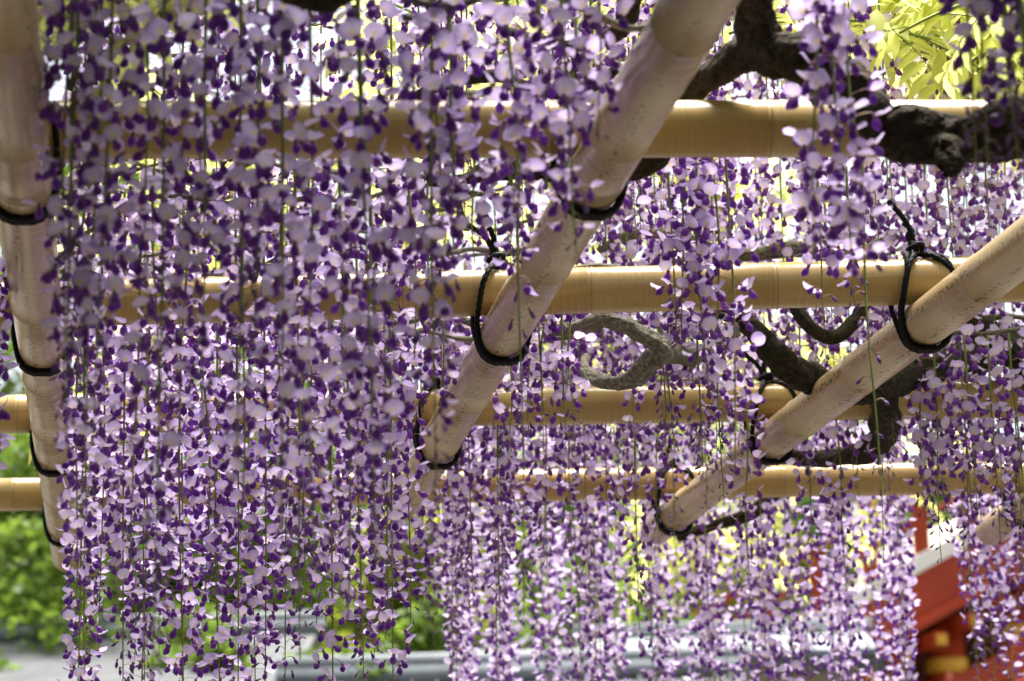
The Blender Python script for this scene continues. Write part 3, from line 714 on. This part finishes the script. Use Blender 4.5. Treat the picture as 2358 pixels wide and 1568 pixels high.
tree('young_tree', 'yellow green young tree behind the middle roof', 'yellow green trees', 980, 1180, 16.0, 2.2, MAT_LIME, 5500)
tree('young_tree', 'fresh green young tree low beside the tan rail end', 'yellow green trees', 205, 1170, 15.2, 1.9, MAT_FRESH, 9000, ln=.075)
tree('maple_tree', 'green maple behind the middle tiled roof', GB, 1230, 1060, 19.0, 3.0, MAT_FRESH, 7000)
tree('young_tree', 'lime tree glimpsed below the fourth cross pole', 'yellow green trees', 1620, 1120, 20.0, 2.4, MAT_LIME, 6000)
tree('evergreen_tree', 'dark evergreen behind the far racemes and the grey roof', 'dark evergreens', 1840, 1150, 21.0, 2.2, MAT_DEEP, 6000)
tree('evergreen_tree', 'dark evergreen standing behind the red arched bridge', 'dark evergreens', 2120, 1090, 26.0, 2.6, MAT_DEEP, 6000)
tree('maple_tree', 'leafy maple close behind the red arched bridge railing', GB, 2170, 1040, 23.5, 3.4, MAT_FRESH, 16000, ln=.1)
tree('maple_tree', 'green maple beyond the red arched bridge', GB, 2290, 1110, 30.0, 4.0, MAT_FRESH, 7000)
tree('evergreen_tree', 'dark evergreen low behind the tan rail end', 'dark evergreens', 330, 1260, 16.8, 1.7, MAT_DEEP, 3500)
tree('maple_tree', 'pale green tall tree far behind the trellis', GB, 230, 300, 30.0, 7.0, MAT_FRESH, 11000, .2, ln=.2)
tree('maple_tree', 'far green tree rising behind the middle of the blossom', GB, 1500, 800, 32.0, 7.0, MAT_LIME, 9000, .2, ln=.2)
for px, d, h in ((40, 14.3, 1500), (330, 14.2, 1475), (560, 14.0, 1462), (760, 13.6, 1440), (1000, 14.4, 1350)):
    tree('garden_shrub', 'clipped green shrub growing before the pale roof', 'shrubs before the roof', px, h, d, 1.1, MAT_FRESH, 3500, .03, low=.4, ln=.09)

for k, (x, y) in enumerate(((-9, 2), (-9, -3), (-7, -8), (-2.5, -10), (2.5, -10), (7, -8), (9.5, -3))):  # unseen trees, added to keep low sky light off the trellis
    v = Vector((x, y, 0)); root = thing('evergreen_tree', 'tall evergreen tree added out of view to block low sky light', 'tree', v, 'unseen evergreens added against low sky light')
    mb = MB(); tube(mb, catmull([(0, 0, -.05), (.1, 0, 2), (0, .1, 5)], 4), [.16*(1-.7*i/8) for i in range(9)], 8); link('trunk', mb.mesh('trunk', MAT_TRUNK), root)
    def smp(n):
        t = RNG.random(n); r = 2.5*np.sqrt(RNG.random(n))*np.sin(math.pi*(.2+.76*t)); a = RNG.uniform(0, 6.283, n)
        return np.stack([r*np.cos(a), r*np.sin(a), .5+5.6*t], 1)
    leaf_cloud('crown', 5000, smp, .3, MAT_DEEP, root, aspect=.55, flat=.7)
# ------------------------------------------------------------------ tiled roofs
def house(name, label, px0, px1, ridge_py0, ridge_py1, d, slope_run, slope_drop, depth_back, wall_mat, ridge_mat, tile_mat, ridge_r, cols):
    A = at_d(px0, ridge_py0, d); B = at_d(px1, ridge_py1, d); z = (A.z+B.z)/2; B.z = z; A.z = z
    u = (B-A); L = u.length; u.normalize(); f = Vector((u.y, -u.x, 0))
    if f.y > 0: f = -f
    base = Vector((A.x, A.y, 0)); root = thing(name, label, 'building', base)
    z0 = z-ridge_r; ez = z0-slope_drop
    def P(s, t, zz): q = u*s+f*t; return Vector((q.x, q.y, zz))
    mb = MB(); mb.add([P(0, 0, z0), P(L, 0, z0), P(L, slope_run, ez), P(0, slope_run, ez), P(0, 0, z0-.09), P(L, 0, z0-.09), P(L, slope_run, ez-.09), P(0, slope_run, ez-.09),
                       P(0, -slope_run, ez), P(L, -slope_run, ez), P(0, -slope_run, ez-.09), P(L, -slope_run, ez-.09)],
                      [(0, 1, 2, 3), (7, 6, 5, 4), (3, 2, 6, 7), (0, 3, 7, 4), (1, 5, 6, 2), (1, 0, 8, 9), (4, 5, 11, 10), (8, 10, 11, 9), (0, 4, 10, 8), (1, 9, 11, 5)])
    rf = link('roof', mb.mesh('roof', tile_mat, False), root)
    mr = MB(); sp = L/cols
    tube(mr, [Vector((0, 0, 0)), f*slope_run*.98+Vector((0, 0, -slope_drop*.98))], sp*.05, 8); me = mr.mesh('tile_row', ridge_mat if False else tile_mat)
    for i in range(cols+1):
        if i % 1 == 0: link('tile_row', me, rf, P(min(L-.05, max(.05, i*sp)), .02, z0+.015))
    for k, (rr, zz) in enumerate(((ridge_r, z0+ridge_r*.45), (ridge_r*.72, z0+ridge_r*1.1))):
        mb = MB(); tube(mb, [P(-.05, 0, zz), P(L*.5, 0, zz), P(L+.05, 0, zz)], rr*(.6 if k == 0 else .55), 12); link('ridge_cap', mb.mesh('ridge_cap', ridge_mat), rf)
    mb = MB(); i_ = .35*slope_run
    vs = [P(.2, slope_run-i_, -.02), P(L-.2, slope_run-i_, -.02), P(L-.2, -slope_run+i_, -.02), P(.2, -slope_run+i_, -.02)]
    hz = ez+slope_drop*.30
    vs += [Vector((q.x, q.y, hz)) for q in vs] 
    mb.add(vs, [(0, 1, 5, 4), (1, 2, 6, 5), (2, 3, 7, 6), (3, 0, 4, 7), (4, 5, 6, 7)]); link('wall', mb.mesh('wall', wall_mat, False), root)
    mb = MB(); box(mb, P(L/2, slope_run-.01, ez-.06), (.001, .001, .001)); 
    mb = MB(); vs = [P(-.04, slope_run-.05, ez-.15), P(L+.04, slope_run-.05, ez-.15), P(L+.04, slope_run+.03, ez-.15), P(-.04, slope_run+.03, ez-.15)]
    vs += [q+Vector((0, 0, .11)) for q in vs]
    mb.add(vs, [(3, 2, 1, 0), (4, 5, 6, 7), (0, 1, 5, 4), (1, 2, 6, 5), (2, 3, 7, 6), (3, 0, 4, 7)]); link('eave_edge', mb.mesh('eave_edge', MAT_DARKTILE, False), rf)
    return root
house('tiled_house', 'grey tiled roof with a pale ridge below the green maples', -420, 730, 1432, 1442, 15.0, 2.2, .55, 3, MAT_WALL, MAT_RIDGE, MAT_TILE, .09, 64)
house('tiled_house', 'long pale tiled roof over a beige wall beyond the far racemes', 1330, 1990, 1436, 1446, 17.0, .55, .17, 3, MAT_WALL, MAT_RIDGE, MAT_RIDGE, .06, 14)
house('tiled_house', 'low roof with a stout pale ridge in front of the beige walled house', 660, 1700, 1536, 1506, 13.0, 1.6, .5, 3, MAT_WALL, MAT_RIDGE, MAT_TILE, .10, 18)

# ------------------------------------------------------------------ red arched bridge
def bridge():
    d = 19.0; C0 = at_d(1850, 1500, d); C1 = at_d(2700, 1140, d+1.5)
    u = Vector((C1.x-C0.x, C1.y-C0.y, 0)); span = u.length*1.25; u.normalize(); f = Vector((u.y, -u.x, 0))
    if f.y > 0: f = -f
    base = Vector((C0.x, C0.y, 0)); root = thing('arched_bridge', 'vermilion arched bridge with white deck edge and gilt fittings', 'bridge', base)
    def s_of(px):
        lo, hi = -6., 12.
        for _ in range(40):
            mid = (lo+hi)/2
            if project(base+u*mid+Vector((0, 0, 4)))[0] < px: lo = mid
            else: hi = mid
        return lo
    def z_of(px, py):
        q = base+u*s_of(px); return at_dz(px, project(Vector((q.x, q.y, 4)))[2], 0).z if False else at_d(px, py, project(Vector((q.x, q.y, 4.2)))[2]).z
    sa, sb = s_of(2076), s_of(2205); za, zb = z_of(2076, 1322), z_of(2205, 1249); ARC = (sa, za, (zb-za)/(sb-sa))
    def zdeck(s):                                  # rising arch
        px, py, dd = project(base+u*s+Vector((0, 0, 3)))
        k = s-ARC[0]; return ARC[1]+ARC[2]*k-(.045 if k > 0 else .0)*k*k
    ss = [span*i/28 for i in range(-10, 29)]
    def strip(name, t0, t1, za, zb, m_):
        mb = MB(); vs = []
        for s in ss:
            for t, z in ((t1, za), (t1, zb), (t0, zb), (t0, za)):
                q = u*s+f*t; vs.append(Vector((q.x, q.y, zdeck(s)+z)))
        fs = []
        for i in range(len(ss)-1):
            for k in range(4): fs.append((i*4+k, i*4+(k+1) % 4, (i+1)*4+(k+1) % 4, (i+1)*4+k))
        fs += [(3, 2, 1, 0), tuple((len(ss)-1)*4+k for k in range(4))]
        mb.add(vs, fs); return link(name, mb.mesh(name, m_, False), root)
    strip('deck', -2.2, .02, -.06, .05, MAT_WALL)
    strip('deck_edge', .0, .10, -.055, .075, MAT_WHITE)
    strip('girder', -.10, .07, -.40, -.058, MAT_VERM); strip('girder_flange', -.05, .16, -.47, -.402, MAT_VERM)
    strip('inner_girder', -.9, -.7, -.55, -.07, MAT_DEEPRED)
    for z, t in ((.30, .0), (.50, .0)): strip('rail', t-.03, t+.03, z, z+.055, MAT_VERM)
    for i in range(-8, 28, 3):
        s = span*i/28; mb = MB(); q = u*s; box(mb, (q.x, q.y, zdeck(s)+.30), (.10, .10, .56)); po = link('railing_post', mb.mesh('railing_post', MAT_VERM, False), root)
        if i % 2 == 0:
            mb = MB(); P_ = [Vector((q.x, q.y, zdeck(s)+.58)), Vector((q.x, q.y, zdeck(s)+.64)), Vector((q.x, q.y, zdeck(s)+.70)), Vector((q.x, q.y, zdeck(s)+.77))]
            tube(mb, P_, [.05, .075, .06, .008], 10); link('post_finial', mb.mesh('post_finial', MAT_GOLD), po)
    for i in range(-3, 14):
        s = span*(i+.3)/14; q = u*s+f*.05; z = zdeck(s)
        mb = MB(); box(mb, (q.x, q.y, z-.60), (.12, .5, .11), rot=Matrix.Rotation(math.atan2(u.y, u.x), 3, 'Z')); cb = link('cross_beam', mb.mesh('cross_beam', MAT_VERM, False), root)
        mb = MB(); g_ = q+f*.255; box(mb, (g_.x, g_.y, z-.60), (.085, .03, .075), rot=Matrix.Rotation(math.atan2(u.y, u.x), 3, 'Z')); link('beam_cap', mb.mesh('beam_cap', MAT_GOLD, False), cb)
        if i % 2 == 0:
            q2 = u*s-f*.15; mb = MB(); tube(mb, [Vector((q2.x, q2.y, -.05)), Vector((q2.x, q2.y, z-.52))], .15, 12); pi_ = link('pier', mb.mesh('pier', MAT_VERM), root)
            mb = MB(); tube(mb, [Vector((q2.x, q2.y, z-.95)), Vector((q2.x, q2.y, z-.84))], .17, 12); link('gilt_band', mb.mesh('gilt_band', MAT_GOLD), pi_)
    strip('recess_shade_panel', -1.6, -1.5, -2.6, -.07, MAT_DEEPRED)  # dark sheet added behind the beams, stands in for shade in the recess
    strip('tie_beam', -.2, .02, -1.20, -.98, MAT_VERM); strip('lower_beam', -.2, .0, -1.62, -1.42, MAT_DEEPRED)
    mb = MB(); vs = []
    for s in (ss[0], ss[-1]):
        for t, z in ((-1.2, 0.), (-1.2, 99)):
            q = u*s+f*t; vs.append(Vector((q.x, q.y, 0 if z == 0 else zdeck(s)-.7)))
    mb.add([vs[0], vs[2], vs[3], vs[1]], [(0, 1, 2, 3)]); 
bridge()
